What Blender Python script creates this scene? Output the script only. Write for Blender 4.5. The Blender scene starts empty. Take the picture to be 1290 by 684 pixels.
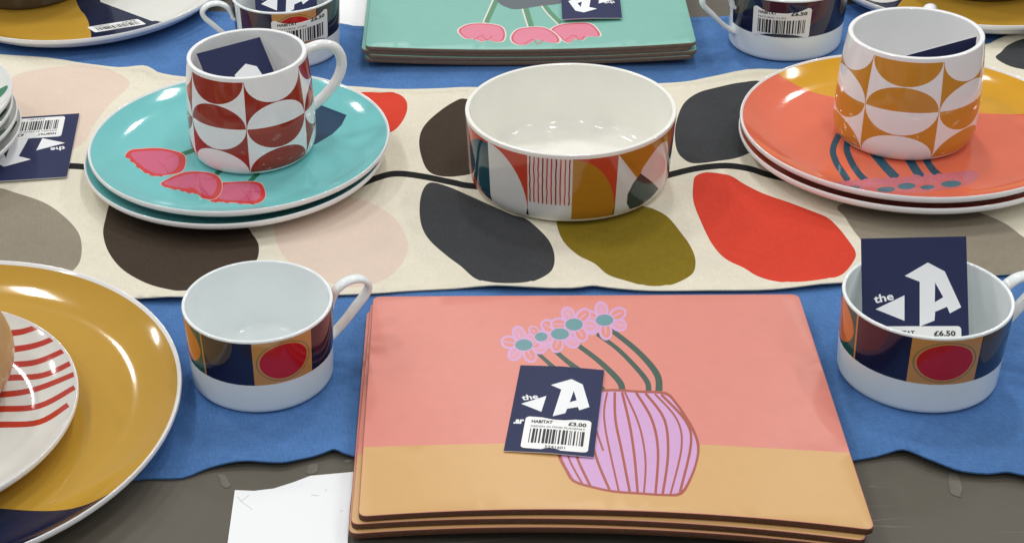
import bpy, bmesh, math, random
from mathutils import Vector, Matrix, noise
from mathutils.geometry import delaunay_2d_cdt
random.seed(4)
S = bpy.context.scene
COL = S.collection

# ------------------------------------------------------------------ camera
F, TH, RO, H, CX, CY = 2138.7548, 0.5374, -0.1003, 0.665, 258.4574, 316.0795   # photo pixels (1290 x 684)
ct, st, cr, sr = math.cos(TH), math.sin(TH), math.cos(RO), math.sin(RO)
R0, U0, F0 = Vector((1, 0, 0)), Vector((0, st, ct)), Vector((0, ct, -st))
camR, camU = R0 * cr + U0 * sr, U0 * cr - R0 * sr
cam = bpy.data.cameras.new('camera')
cam.sensor_fit = 'HORIZONTAL'; cam.sensor_width = 36
cam.lens = 36 * F / 1290
cam.shift_x = (645 - CX) / 1290
cam.shift_y = (CY - 342) / 1290
cam.clip_start = 0.02; cam.clip_end = 60
camo = bpy.data.objects.new('camera', cam); COL.objects.link(camo)
M = Matrix.Identity(4)
for i in range(3):
    M[i][0], M[i][1], M[i][2] = camR[i], camU[i], -F0[i]
M[2][3] = H
camo.matrix_world = M
S.camera = camo

# ------------------------------------------------------------------ light: shop ceiling panels
W = bpy.data.worlds.new('World'); S.world = W; W.use_nodes = True
W.node_tree.nodes['Background'].inputs[0].default_value = (0.93, 0.97, 1.0, 1)
W.node_tree.nodes['Background'].inputs[1].default_value = 0.36
LAMP_W = 9.7
for gx in (-2.55, -0.95, 0.65, 2.25):
    for gy in (-0.9, 0.7, 2.3, 3.9):
        l = bpy.data.lights.new('ceiling_panel_light', 'AREA')
        l.shape = 'RECTANGLE'; l.size = 0.13; l.size_y = 0.42
        l.energy = LAMP_W * (1.38 if gy > 1 else 0.62)
        l.color = (1.0, 0.985, 0.955)
        o = bpy.data.objects.new('ceiling_panel_light', l); COL.objects.link(o)
        o.location = (gx, gy, 2.25)
S.view_settings.view_transform = 'Standard'
S.view_settings.look = 'None'
S.view_settings.exposure = 0.0
S.view_settings.gamma = 1.0
S.render.engine = 'CYCLES'

# ------------------------------------------------------------------ helpers
def ray(px, py):
    a, b = (px - CX) / F, -(py - CY) / F
    r, u = cr * a - sr * b, sr * a + cr * b
    return Vector((r, ct + u * st, -st + u * ct))

def at(px, py, z=0.0):
    d = ray(px, py); t = (z - H) / d.z
    return Vector((d.x * t, d.y * t, z))

def onto(px, py, hf, z0=0.0):
    p = at(px, py, z0)
    z = p.z
    for _ in range(24):
        z = z * .4 + .6 * hf(p.x, p.y); p = at(px, py, z)
    return p

def zp(pts, ox, oy, s):          # zoom-view pixels -> photo pixels
    return [(ox + x / s, oy + y / s) for x, y in pts]

def smooth(pts, n=6, closed=True):
    out = []; N = len(pts)
    rng = range(N) if closed else range(N - 1)
    for i in rng:
        if closed:
            p0, p1, p2, p3 = (pts[(i + k) % N] for k in (-1, 0, 1, 2))
        else:
            p0, p1, p2, p3 = pts[max(i - 1, 0)], pts[i], pts[i + 1], pts[min(i + 2, N - 1)]
        for k in range(n):
            t = k / n; t2 = t * t; t3 = t2 * t
            out.append(tuple(0.5 * (2 * b + (c - a) * t + (2 * a - 5 * b + 4 * c - d) * t2 + (3 * b - a - 3 * c + d) * t3)
                             for a, b, c, d in zip(p0, p1, p2, p3)))
    if not closed: out.append(tuple(pts[-1]))
    return out

def stroke(pts, w, n=5, w2=None):
    """a polyline with width -> closed polygon"""
    p = smooth(pts, n, False) if len(pts) > 2 else list(pts)
    L, Rr = [], []
    for i, q in enumerate(p):
        a, b = p[max(i - 1, 0)], p[min(i + 1, len(p) - 1)]
        dx, dy = b[0] - a[0], b[1] - a[1]; m = math.hypot(dx, dy) or 1
        ww = (w if w2 is None else w + (w2 - w) * i / (len(p) - 1)) / 2
        L.append((q[0] - dy / m * ww, q[1] + dx / m * ww)); Rr.append((q[0] + dy / m * ww, q[1] - dx / m * ww))
    return L + Rr[::-1]

def ell(cx, cy, a, b, rot=0, n=20):
    c, s = math.cos(rot), math.sin(rot)
    return [(cx + a * math.cos(t) * c - b * math.sin(t) * s, cy + a * math.cos(t) * s + b * math.sin(t) * c)
            for t in (2 * math.pi * k / n for k in range(n))]

def rrect(x0, y0, x1, y1, r, n=5):
    o = []
    for cx, cy, a0 in ((x1 - r, y0 + r, -90), (x1 - r, y1 - r, 0), (x0 + r, y1 - r, 90), (x0 + r, y0 + r, 180)):
        for k in range(n + 1):
            a = math.radians(a0 + 90 * k / n); o.append((cx + r * math.cos(a), cy + r * math.sin(a)))
    return o

def area(p): return 0.5 * sum(p[i][0] * p[(i + 1) % len(p)][1] - p[(i + 1) % len(p)][0] * p[i][1] for i in range(len(p)))

def cdt(outline, shapes, extra=(), eps=1e-7):
    """outline + [(polygon, mat)] + loose points -> verts2d, faces, mats; later shapes lie on top"""
    vs, fs, mats = [], [], []
    for poly, m in [(outline, 0)] + list(shapes):
        poly = [tuple(p) for p in poly]
        q = [poly[0]]
        for p in poly[1:]:
            if abs(p[0] - q[-1][0]) + abs(p[1] - q[-1][1]) > eps * 20: q.append(p)
        if abs(area(q)) < 1e-14: continue
        if area(q) < 0: q = q[::-1]
        b = len(vs); vs += q; fs.append(list(range(b, b + len(q)))); mats.append(m)
    vs += [tuple(p) for p in extra]
    ov, oe, of, _, _, src = delaunay_2d_cdt([Vector(v) for v in vs], [], fs, 1, eps)
    F_, Mt = [], []
    for f, s_ in zip(of, src):
        if 0 not in s_: continue
        F_.append(tuple(f)); Mt.append(mats[max(s_)])
    used = sorted({i for f in F_ for i in f}); ix = {a: b for b, a in enumerate(used)}
    return [tuple(ov[i]) for i in used], [tuple(ix[i] for i in f) for f in F_], Mt

def obj(name, verts, faces, mats, midx=None, parent=None, smooth_=True, normals=None, loc=None):
    me = bpy.data.meshes.new(name)
    me.from_pydata([tuple(v) for v in verts], [], faces); 
    for m in mats: me.materials.append(m)
    if midx: me.polygons.foreach_set('material_index', midx)
    me.polygons.foreach_set('use_smooth', [smooth_] * len(me.polygons))
    me.update()
    if normals: me.normals_split_custom_set_from_vertices(normals)
    o = bpy.data.objects.new(name, me); COL.objects.link(o)
    if parent: o.parent = parent
    if loc: o.location = loc
    return o

def thing(name, label, cat, loc=(0, 0, 0), rz=0, group=None):
    o = bpy.data.objects.new(name, None); COL.objects.link(o)
    o.empty_display_size = 0.02
    o.location = loc; o.rotation_euler = (0, 0, rz)
    return tag(o, label, cat, group)

def tag(o, label, cat, group=None):
    o['label'] = label; o['category'] = cat
    if group: o['group'] = group
    return o

# ------------------------------------------------------------------ materials
def lin(c):
    return tuple((v / 255 / 12.92 if v / 255 <= 0.04045 else ((v / 255 + 0.055) / 1.055) ** 2.4) for v in c)

MC = {}
def mat(name, rgb, rough=0.5, var=0.06, ns=60, bump=0.0, bs=400, spec=0.5, coat=0.0, sheen=0.0, rvar=0.0, gain=1.0):
    if name in MC: return MC[name]
    m = bpy.data.materials.new(name); m.use_nodes = True; nt = m.node_tree; N = nt.nodes; L = nt.links
    b = N['Principled BSDF']; c = [min(v * gain, 0.9) for v in lin(rgb)]
    tc = N.new('ShaderNodeTexCoord')
    n1 = N.new('ShaderNodeTexNoise'); n1.inputs['Scale'].default_value = ns; n1.inputs['Detail'].default_value = 5
    L.new(tc.outputs['Object'], n1.inputs['Vector'])
    mx = N.new('ShaderNodeMix'); mx.data_type = 'RGBA'
    mx.inputs['A'].default_value = (*[v * (1 - var) for v in c], 1)
    mx.inputs['B'].default_value = (*[min(v * (1 + var), 0.92) for v in c], 1)
    L.new(n1.outputs['Fac'], mx.inputs['Factor']); L.new(mx.outputs['Result'], b.inputs['Base Color'])
    b.inputs['Roughness'].default_value = rough
    b.inputs['Specular IOR Level'].default_value = spec
    b.inputs['Coat Weight'].default_value = coat; b.inputs['Coat Roughness'].default_value = 0.06
    if sheen: b.inputs['Sheen Weight'].default_value = sheen; b.inputs['Sheen Roughness'].default_value = 0.6
    if rvar:
        n2 = N.new('ShaderNodeTexNoise'); n2.inputs['Scale'].default_value = 25; n2.inputs['Detail'].default_value = 6
        L.new(tc.outputs['Object'], n2.inputs['Vector'])
        mr = N.new('ShaderNodeMapRange'); mr.inputs['To Min'].default_value = rough - rvar; mr.inputs['To Max'].default_value = rough + rvar
        L.new(n2.outputs['Fac'], mr.inputs['Value']); L.new(mr.outputs['Result'], b.inputs['Roughness'])
    if bump:
        n3 = N.new('ShaderNodeTexNoise'); n3.inputs['Scale'].default_value = bs; n3.inputs['Detail'].default_value = 3
        L.new(tc.outputs['Object'], n3.inputs['Vector'])
        bp = N.new('ShaderNodeBump'); bp.inputs['Strength'].default_value = bump; bp.inputs['Distance'].default_value = 0.001
        L.new(n3.outputs['Fac'], bp.inputs['Height']); L.new(bp.outputs['Normal'], b.inputs['Normal'])
    MC[name] = m
    return m

def weave(name, rgb, var=0.09, thread=950.0, big=0.05, bump=0.35):
    """woven cotton: warp and weft threads, slubs and slow mottling"""
    if name in MC: return MC[name]
    m = bpy.data.materials.new(name); m.use_nodes = True; nt = m.node_tree; N = nt.nodes; L = nt.links
    b = N['Principled BSDF']; c = lin(rgb)
    tc = N.new('ShaderNodeTexCoord')
    def stretched(sx, sy):
        mp = N.new('ShaderNodeMapping'); mp.inputs['Scale'].default_value = (sx, sy, 1); mp.inputs['Rotation'].default_value = (0, 0, -0.175)
        L.new(tc.outputs['Object'], mp.inputs['Vector'])
        n = N.new('ShaderNodeTexNoise'); n.inputs['Scale'].default_value = 1; n.inputs['Detail'].default_value = 2
        L.new(mp.outputs['Vector'], n.inputs['Vector']); return n
    a = stretched(thread, thread * 0.16); d = stretched(thread * 0.16, thread)
    ad = N.new('ShaderNodeMath'); ad.operation = 'ADD'; L.new(a.outputs['Fac'], ad.inputs[0]); L.new(d.outputs['Fac'], ad.inputs[1])
    bg = N.new('ShaderNodeTexNoise'); bg.inputs['Scale'].default_value = 14; bg.inputs['Detail'].default_value = 4
    L.new(tc.outputs['Object'], bg.inputs['Vector'])
    mr = N.new('ShaderNodeMapRange'); mr.inputs['From Min'].default_value = 0.6; mr.inputs['From Max'].default_value = 1.4
    L.new(ad.outputs[0], mr.inputs['Value'])
    mx = N.new('ShaderNodeMix'); mx.data_type = 'RGBA'
    mx.inputs['A'].default_value = (*[v * (1 - var) for v in c], 1); mx.inputs['B'].default_value = (*[min(v * (1 + var), .9) for v in c], 1)
    L.new(mr.outputs['Result'], mx.inputs['Factor'])
    m2 = N.new('ShaderNodeMix'); m2.data_type = 'RGBA'; m2.blend_type = 'MULTIPLY'; m2.inputs['Factor'].default_value = 1
    r2 = N.new('ShaderNodeMapRange'); r2.inputs['From Min'].default_value = .25; r2.inputs['From Max'].default_value = .75
    r2.inputs['To Min'].default_value = 1 - 2 * big; r2.inputs['To Max'].default_value = 1.0 + big
    L.new(bg.outputs['Fac'], r2.inputs['Value'])
    L.new(mx.outputs['Result'], m2.inputs['A']); L.new(r2.outputs['Result'], m2.inputs['B'])
    L.new(m2.outputs['Result'], b.inputs['Base Color'])
    b.inputs['Roughness'].default_value = 0.9; b.inputs['Specular IOR Level'].default_value = 0.15
    bp = N.new('ShaderNodeBump'); bp.inputs['Strength'].default_value = bump; bp.inputs['Distance'].default_value = 0.0006
    L.new(ad.outputs[0], bp.inputs['Height']); L.new(bp.outputs['Normal'], b.inputs['Normal'])
    MC[name] = m
    return m

def glaze(name, rgb, gain=1.0, rough=0.09): return mat('glaze_' + name, rgb, rough, 0.035, 45, 0.007, 60, 0.5, 0.0, gain=gain)
WHITE = glaze('white', (244, 243, 243))
CREAMW = glaze('cream_white', (243, 241, 233))

# ------------------------------------------------------------------ tabletop
def table_material():
    m = bpy.data.materials.new('worn_grey_tabletop'); m.use_nodes = True; nt = m.node_tree; N = nt.nodes; L = nt.links
    b = N['Principled BSDF']; tc = N.new('ShaderNodeTexCoord')
    n = N.new('ShaderNodeTexNoise'); n.inputs['Scale'].default_value = 9; n.inputs['Detail'].default_value = 7; n.inputs['Roughness'].default_value = .6
    L.new(tc.outputs['Object'], n.inputs['Vector'])
    cr_ = N.new('ShaderNodeValToRGB'); e = cr_.color_ramp.elements
    e[0].position = .3; e[0].color = (*lin((92, 86, 76)), 1); e[1].position = .72; e[1].color = (*lin((100, 95, 85)), 1)
    L.new(n.outputs['Fac'], cr_.inputs['Fac'])
    # fine scratches: thin ridges of a strongly stretched noise
    mp = N.new('ShaderNodeMapping'); mp.inputs['Scale'].default_value = (5, 60, 1); mp.inputs['Rotation'].default_value = (0, 0, .95)
    L.new(tc.outputs['Object'], mp.inputs['Vector'])
    s = N.new('ShaderNodeTexNoise'); s.inputs['Scale'].default_value = 1.0; s.inputs['Detail'].default_value = 1
    L.new(mp.outputs['Vector'], s.inputs['Vector'])
    sr_ = N.new('ShaderNodeValToRGB'); q = sr_.color_ramp.elements
    q[0].position = .495; q[0].color = (0, 0, 0, 1); q[1].position = .505; q[1].color = (0, 0, 0, 1)
    k = sr_.color_ramp.elements.new(.5); k.color = (1, 1, 1, 1)
    L.new(s.outputs['Fac'], sr_.inputs['Fac'])
    g = N.new('ShaderNodeTexNoise'); g.inputs['Scale'].default_value = 7; L.new(tc.outputs['Object'], g.inputs['Vector'])
    gr = N.new('ShaderNodeMapRange'); gr.inputs['From Min'].default_value = .46; gr.inputs['From Max'].default_value = .6
    L.new(g.outputs['Fac'], gr.inputs['Value'])
    mu = N.new('ShaderNodeMath'); mu.operation = 'MULTIPLY'; L.new(sr_.outputs['Color'], mu.inputs[0]); L.new(gr.outputs['Result'], mu.inputs[1])
    mu2 = N.new('ShaderNodeMath'); mu2.operation = 'MULTIPLY'; mu2.inputs[1].default_value = .7; L.new(mu.outputs[0], mu2.inputs[0])
    mx = N.new('ShaderNodeMix'); mx.data_type = 'RGBA'; mx.inputs['B'].default_value = (*lin((165, 163, 155)), 1)
    L.new(mu2.outputs[0], mx.inputs['Factor']); L.new(cr_.outputs['Color'], mx.inputs['A'])
    L.new(mx.outputs['Result'], b.inputs['Base Color'])
    rr = N.new('ShaderNodeMapRange'); rr.inputs['To Min'].default_value = .38; rr.inputs['To Max'].default_value = .6
    L.new(n.outputs['Fac'], rr.inputs['Value']); L.new(rr.outputs['Result'], b.inputs['Roughness'])
    b.inputs['Specular IOR Level'].default_value = .2
    return m

ZT = -0.0032
def slab(x0, y0, x1, y1, z0, z1):
    v = [(x, y, z) for z in (z0, z1) for x, y in ((x0, y0), (x1, y0), (x1, y1), (x0, y1))]
    return v, [(3, 2, 1, 0), (4, 5, 6, 7), (0, 1, 5, 4), (1, 2, 6, 5), (2, 3, 7, 6), (3, 0, 4, 7)]
v, f = slab(-0.62, 0.48, 1.12, 1.98, ZT - .028, ZT)
o = obj('tabletop', v, f, [table_material()], smooth_=False); o['kind'] = 'structure'

# ------------------------------------------------------------------ flat cloth-like sheets (cloth, runner, paper)
def inset(poly, d):
    sg = 1 if area(poly) > 0 else -1; n = len(poly); out = []
    for i, p in enumerate(poly):
        a, b = poly[i - 1], poly[(i + 1) % n]; dx, dy = b[0] - a[0], b[1] - a[1]; m = math.hypot(dx, dy) or 1
        out.append((p[0] - dy / m * d * sg, p[1] + dx / m * d * sg))
    return out

def edge_dist(poly):
    seg = [(p, poly[(i + 1) % len(poly)]) for i, p in enumerate(poly)]
    def f(x, y):
        best = 9.0
        for (ax, ay), (bx_, by_) in seg:
            dx, dy = bx_ - ax, by_ - ay; t = ((x - ax) * dx + (y - ay) * dy) / (dx * dx + dy * dy + 1e-12)
            t = 0 if t < 0 else 1 if t > 1 else t
            q = (x - ax - t * dx) ** 2 + (y - ay - t * dy) ** 2
            if q < best: best = q
        return math.sqrt(best)
    return f

def sheet(name, outline, shapes, mats, hf, thick, step, loc, normals=True, hem=0):
    if hem:          # turned and sewn hem: a thicker border with a small step
        shapes = [(inset(outline, hem), 0), (inset(outline, hem + .0011), 0)] + list(shapes)
        h0, ed = hf, edge_dist(outline)
        def hf(x, y):
            d = ed(x, y); k = 1 if d < hem else max(0, 1 - (d - hem) / .0011)
            r = max(0, 1 - d / .0012)
            return h0(x, y) + .0008 * k - .0004 * r * r - .00025 * max(0, 1 - abs(d - hem + .0008) / .0008)
    xs = [p[0] for p in outline]; ys = [p[1] for p in outline]
    ex = []
    y = min(ys); row = 0
    while y < max(ys):
        x = min(xs) + (step / 2 if row % 2 else 0)
        while x < max(xs):
            ex.append((x + random.uniform(-.1, .1) * step, y)); x += step
        y += step * .87; row += 1
    v2, fs, mt = cdt(outline, shapes, ex)
    V = [(x - loc[0], y - loc[1], hf(x, y) - loc[2]) for x, y in v2]
    nv = len(V)
    # edge count -> border skirt of the given thickness plus underside
    cnt = {}
    for fc in fs:
        for i in range(3):
            a, b = fc[i], fc[(i + 1) % 3]; cnt[(a, b)] = 1
    Fs = list(fs); Mt = list(mt)
    V += [(x, y, z - thick) for x, y, z in V]
    for (a, b) in list(cnt):
        if (b, a) not in cnt:
            Fs.append((b, a, a + nv, b + nv)); Mt.append(0)
    for fc, m in zip(fs, mt):
        Fs.append(tuple(i + nv for i in fc[::-1])); Mt.append(0)
    o = obj(name, V, Fs, mats, Mt, smooth_=True, loc=loc)
    bm = bmesh.new(); bm.from_mesh(o.data)
    for e in bm.edges:
        if len(e.link_faces) == 2 and e.calc_face_angle(0) > 1.0: e.smooth = False
    bm.to_mesh(o.data); bm.free()
    return o

def nz(x, y, s, seed=0.0): return noise.noise(Vector((x * s + seed, y * s - seed, seed)))
def gbump(x, y, c, a, b, rot):
    dx, dy = x - c.x, y - c.y; co, si = math.cos(rot), math.sin(rot)
    u, w = dx * co + dy * si, -dx * si + dy * co
    return math.exp(-(u / a) ** 2 - (w / b) ** 2)
RIDGES = [(at(1140, 560), .014, .05, .0040, .35), (at(425, 560), .013, .045, .0028, -.1), (at(305, 575), .02, .03, .003, .2),
          (at(1262, 585), .02, .05, .0035, .78), (at(372, 560), .012, .035, .0022, -.5)]
def h_cloth(x, y):
    z = -0.0012 + 0.0010 * nz(x, y, 13, 3.1) + .0004 * nz(x, y * 1.6, 30, 1.7)
    for c, a, b, h, r in RIDGES: z += h * gbump(x, y, c, a, b, r)
    return max(z, -0.0019)
def h_runner(x, y):
    z = 0.0012 + 0.0011 * nz(x, y, 11, 7.3) + .0007 * nz(x, y, 27, 2.2)
    # front hem: lifted a little in two places
    for c, a, b, h in ((at(745, 362), .03, .022, .0022), (at(640, 364), .035, .014, .002), (at(1030, 362), .03, .016, .002),
                       (at(215, 380), .03, .014, .003), (at(185, 92), .022, .012, .005), (at(945, 93), .03, .012, .003)):
        z += h * gbump(x, y, c, a, b, -.175)
    return max(z, 0.0008)

def px_poly(pts, hf=None, z=0.0): return [tuple(onto(px, py, hf)[:2]) if hf else tuple(at(px, py, z)[:2]) for px, py in pts]

cloth_px = [(-90, 650), (0, 625), (100, 612), (170, 602), (192, 600), (229, 599), (257, 590), (278, 585.6), (305, 583), (322, 583), (354, 584.5),
            (376, 579.5), (409, 571), (422, 568), (443, 574), (520, 580), (700, 590), (900, 588), (1040, 582), (1075, 578), (1103, 574), (1121, 571),
            (1134, 570), (1145, 572.6), (1166, 582), (1187, 589.5), (1208, 595), (1244, 598), (1269, 597), (1290, 601), (1360, 612),
            (1420, 400), (1420, 150), (1400, -25), (1290, -22), (1060, 6), (915, 20), (880, 21), (760, 28), (600, 33), (462, 33), (430, 29), (360, 22), (292, 16), (257, 13), (120, 2), (0, -4), (-100, -8), (-120, 300)]
CB = weave('blue_cotton', (80, 121, 176), 0.18, 800, .12)
sheet('tablecloth', px_poly(smooth(cloth_px, 3)), [], [CB], h_cloth, .0011, .0095, at(645, 300, ZT), hem=.0085)
tag(bpy.data.objects['tablecloth'], 'plain mid blue cotton cloth with wavy hem under the patterned runner', 'tablecloth')

run_px = [(-90, 335), (0, 349), (60, 358), (100, 368), (150, 377), (178, 380), (232, 380), (300, 378), (400, 374), (474, 371), (511, 368), (571, 365), (618, 364), (645, 365),
          (719, 367), (746, 364.5), (766, 366), (817, 368), (864, 368), (954, 368), (1001, 366), (1055, 360), (1150, 354), (1290, 346), (1380, 338),
          (1420, 180), (1390, 14), (1350, 22), (1290, 41), (1272, 45), (1253, 53), (1241, 58), (1190, 66), (1100, 80), (1040, 86), (988, 92), (941, 94), (894, 100), (860, 106), (800, 109), (700, 112),
          (590, 112), (560, 113), (500, 114), (440, 111), (340, 106), (260, 101), (205, 97), (195, 95), (180, 91), (150, 88), (110, 82), (60, 75), (0, 71), (-80, 62), (-110, 200)]
Z5 = (430, 220, 2.974); Z6 = (860, 220, 2.974)
leaf = [
 ('pale_pink', [(163, 108), (155, 96), (130, 86), (100, 82), (60, 86), (25, 93), (8, 105), (2, 130), (5, 165), (30, 190), (70, 196), (105, 180), (120, 155), (140, 130)]),
 ('taupe', [(0, 237), (20, 243), (55, 255), (80, 272), (98, 292), (103, 312), (98, 334), (75, 350), (30, 352), (-20, 340), (-70, 310), (-85, 270), (-60, 240), (-25, 234)]),
 ('brown', [(130, 295), (133, 275), (141, 250), (160, 230), (210, 222), (260, 245), (305, 280), (318, 295), (326, 310), (322, 330), (300, 348), (262, 362), (232, 366), (215, 365), (185, 357), (155, 340), (137, 318)]),
 ('pale_pink', [(345, 290), (348, 265), (365, 247), (400, 240), (440, 248), (470, 257), (498, 276), (512, 300), (513, 318), (500, 340), (475, 356), (440, 362), (400, 350), (360, 326)]),
 ('charcoal', zp([(335, 30), (305, 60), (293, 120), (300, 190), (330, 245), (390, 300), (450, 345), (500, 388), (560, 406), (640, 410), (710, 402), (770, 375), (795, 345), (798, 300), (780, 250), (740, 205), (690, 165), (640, 150), (560, 115), (470, 75), (400, 45)], *Z5)),
 ('olive', [(702, 277), (704, 292), (712, 307), (729, 322), (749, 332), (766, 346), (790, 354), (817, 361), (840, 360), (858, 354), (872, 345), (876, 335), (875, 322), (868, 307), (860, 296), (843, 275), (827, 265), (810, 260), (766, 255), (715, 262)]),
 ('tomato', zp([(40, 30), (50, 5), (85, -8), (130, -5), (180, 5), (230, 35), (300, 70), (400, 105), (480, 135), (540, 160), (580, 195), (620, 245), (648, 290), (640, 325), (600, 372), (540, 392), (440, 405), (350, 400), (280, 380), (230, 350), (160, 315), (110, 260), (70, 180), (40, 100)], *Z6)),
 ('taupe', [(1058, 258), (1065, 274), (1075, 290), (1085, 303), (1100, 325), (1130, 341), (1180, 350), (1240, 352), (1285, 343), (1310, 335), (1318, 320), (1300, 305), (1287, 297), (1267, 282), (1240, 270), (1210, 260), (1190, 250), (1130, 245)]),
 ('charcoal', [(962, 105), (935, 104), (905, 110), (880, 117), (862, 130), (853, 150), (850, 170), (853, 190), (862, 201), (875, 206), (905, 203), (935, 197), (960, 180), (975, 140)]),
 ('brown', [(588, 125), (571, 129), (548, 145), (533, 161), (528, 178), (531, 198), (539, 215), (554, 222), (578, 222), (600, 215), (640, 180), (620, 140)]),
 ('tomato', [(452, 117), (480, 117), (500, 118), (511, 126), (513, 138), (507, 153), (494, 166), (470, 170), (440, 150), (430, 128)]),
 ('charcoal', [(1255, 74), (1261, 66), (1272, 56), (1295, 48), (1330, 45), (1345, 65), (1320, 88), (1280, 86)]),
 ('olive', [(-95, 130), (-60, 90), (-25, 95), (-12, 130), (-25, 180), (-70, 190)]),
]
stem_px = [(-100, 214), (0, 211), (60, 210), (110, 211), (180, 228), (300, 246), (400, 246), (440, 238), (470, 226), (497, 219), (530, 222), (570, 230), (600, 235), (700, 240), (800, 232), (845, 220), (880, 212), (915, 209), (945, 213), (975, 222), (1050, 236), (1140, 244), (1220, 246), (1290, 240), (1380, 232)]
RC = {'cream': weave('runner_cream', (222, 215, 196), .07, 720, .04), 'pale_pink': weave('runner_pale_pink', (219, 199, 183), .05, 1000, .03), 'taupe': weave('runner_taupe', (143, 134, 118), .10, 720),
      'brown': weave('runner_brown', (66, 55, 45), .16, 720), 'charcoal': weave('runner_charcoal', (62, 63, 65), .15, 720), 'olive': weave('runner_olive', (126, 107, 28), .13, 720),
      'tomato': weave('runner_tomato', (208, 66, 48), .09, 720), 'stem_black': weave('runner_black', (36, 35, 36), .1, 1000)}
rk = list(RC)
shp = [(px_poly(stroke(stem_px, 7.5), h_runner), rk.index('stem_black'))]
shp += [(px_poly(smooth(p, 5), h_runner), rk.index(k)) for k, p in leaf]
sheet('table_runner', px_poly(smooth(run_px, 3)), shp, [RC[k] for k in rk], h_runner, .0009, .0095, at(645, 240, 0.0), hem=.0065)
tag(bpy.data.objects['table_runner'], 'cream table runner printed with big bean shaped leaves on a black stem', 'table runner')

# white papers lying on the bare table
PAPER = mat('white_paper', (238, 240, 241), .55, .015, 30)
def paper(pts, label, curl, marks=()):
    poly = px_poly(pts, z=ZT)
    c = sum((Vector(p) for p in poly), Vector((0, 0))) / len(poly)
    hf = lambda x, y: ZT + .0007 + curl * max(0, nz(x, y, 9, 5.5))
    o = sheet('paper_sheet', poly, [(px_poly(stroke(m_, .9, 4), z=ZT + .0007), 1) for m_ in marks], [PAPER, mat('pencil_grey', (196, 198, 198), .78)], hf, .0003, .012, (c.x, c.y, ZT))
    tag(o, label, 'paper')
paper([(296, 618), (320, 619), (345, 616), (370, 608), (391, 600), (446, 595), (441, 640), (437, 700), (435, 760), (276, 760), (287, 684)], 'blank white paper sheet on bare grey table beside the coral placemats', .001, [[(299, 625), (305, 632), (312, 637), (318, 642)], [(303, 631), (309, 627), (314, 623)], [(392, 623), (397, 624), (402, 624.5)], [(409, 618), (412, 616)], [(428, 644), (432, 643)]])
paper([(385, 40), (480, 41), (500, -90), (380, -110)], 'blank white paper behind the blue cloth next to the teal placemats', .0006)

# scraps of clear tape left on the table
TAPE = mat('old_tape', (106, 101, 91), .4, .3, 500)
for (x, y, w, h, r, lab) in ((282, 605.5, .0036, .012, .35, 'small scrap of old tape near the white paper corner'), (393.5, 590.5, .0050, .0085, -.2, 'short piece of old tape between blue hem and white paper'),
                        (1203, 610, .005, .018, -.25, 'long scrap of old tape sticking out under the blue hem')):
    c = at(x, y, ZT)
    pts = [(-w * .6, -h * .5), (w * .4, -h * .55), (w * .6, h * .45), (-w * .4, h * .5)]
    v2, fs, mt = cdt([(u + random.uniform(-.0006, .0006), q_ + random.uniform(-.0008, .0008)) for u, q_ in smooth(pts, 4)], [])
    vv = [(a, b, .0004) for a, b in v2] + [(a, b, .0002) for a, b in v2]; n = len(v2)
    ff = fs + [tuple(i + n for i in q[::-1]) for q in fs]
    e = {(q[i], q[(i + 1) % 3]) for q in fs for i in range(3)}
    ff += [(b, a, a + n, b + n) for a, b in e if (b, a) not in e]
    o = obj('tape_scrap', vv, ff, [TAPE], smooth_=False, loc=(c.x, c.y, ZT)); o.rotation_euler.z = r
    tag(o, lab, 'tape')

# ------------------------------------------------------------------ placemats
def placemat_poly(corners, inset=.006, n=6):
    """rounded quadrilateral; corners CCW from near-left"""
    out = []
    for i in range(4):
        p, a, b = Vector(corners[i]), Vector(corners[i - 1]), Vector(corners[(i + 1) % 4])
        u, w = (a - p).normalized() * inset, (b - p).normalized() * inset
        for k in range(n + 1):
            t = k / n; out.append(tuple((p + u) * (1 - t) ** 2 + p * 2 * t * (1 - t) + (p + w) * t * t))
    return out

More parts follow.
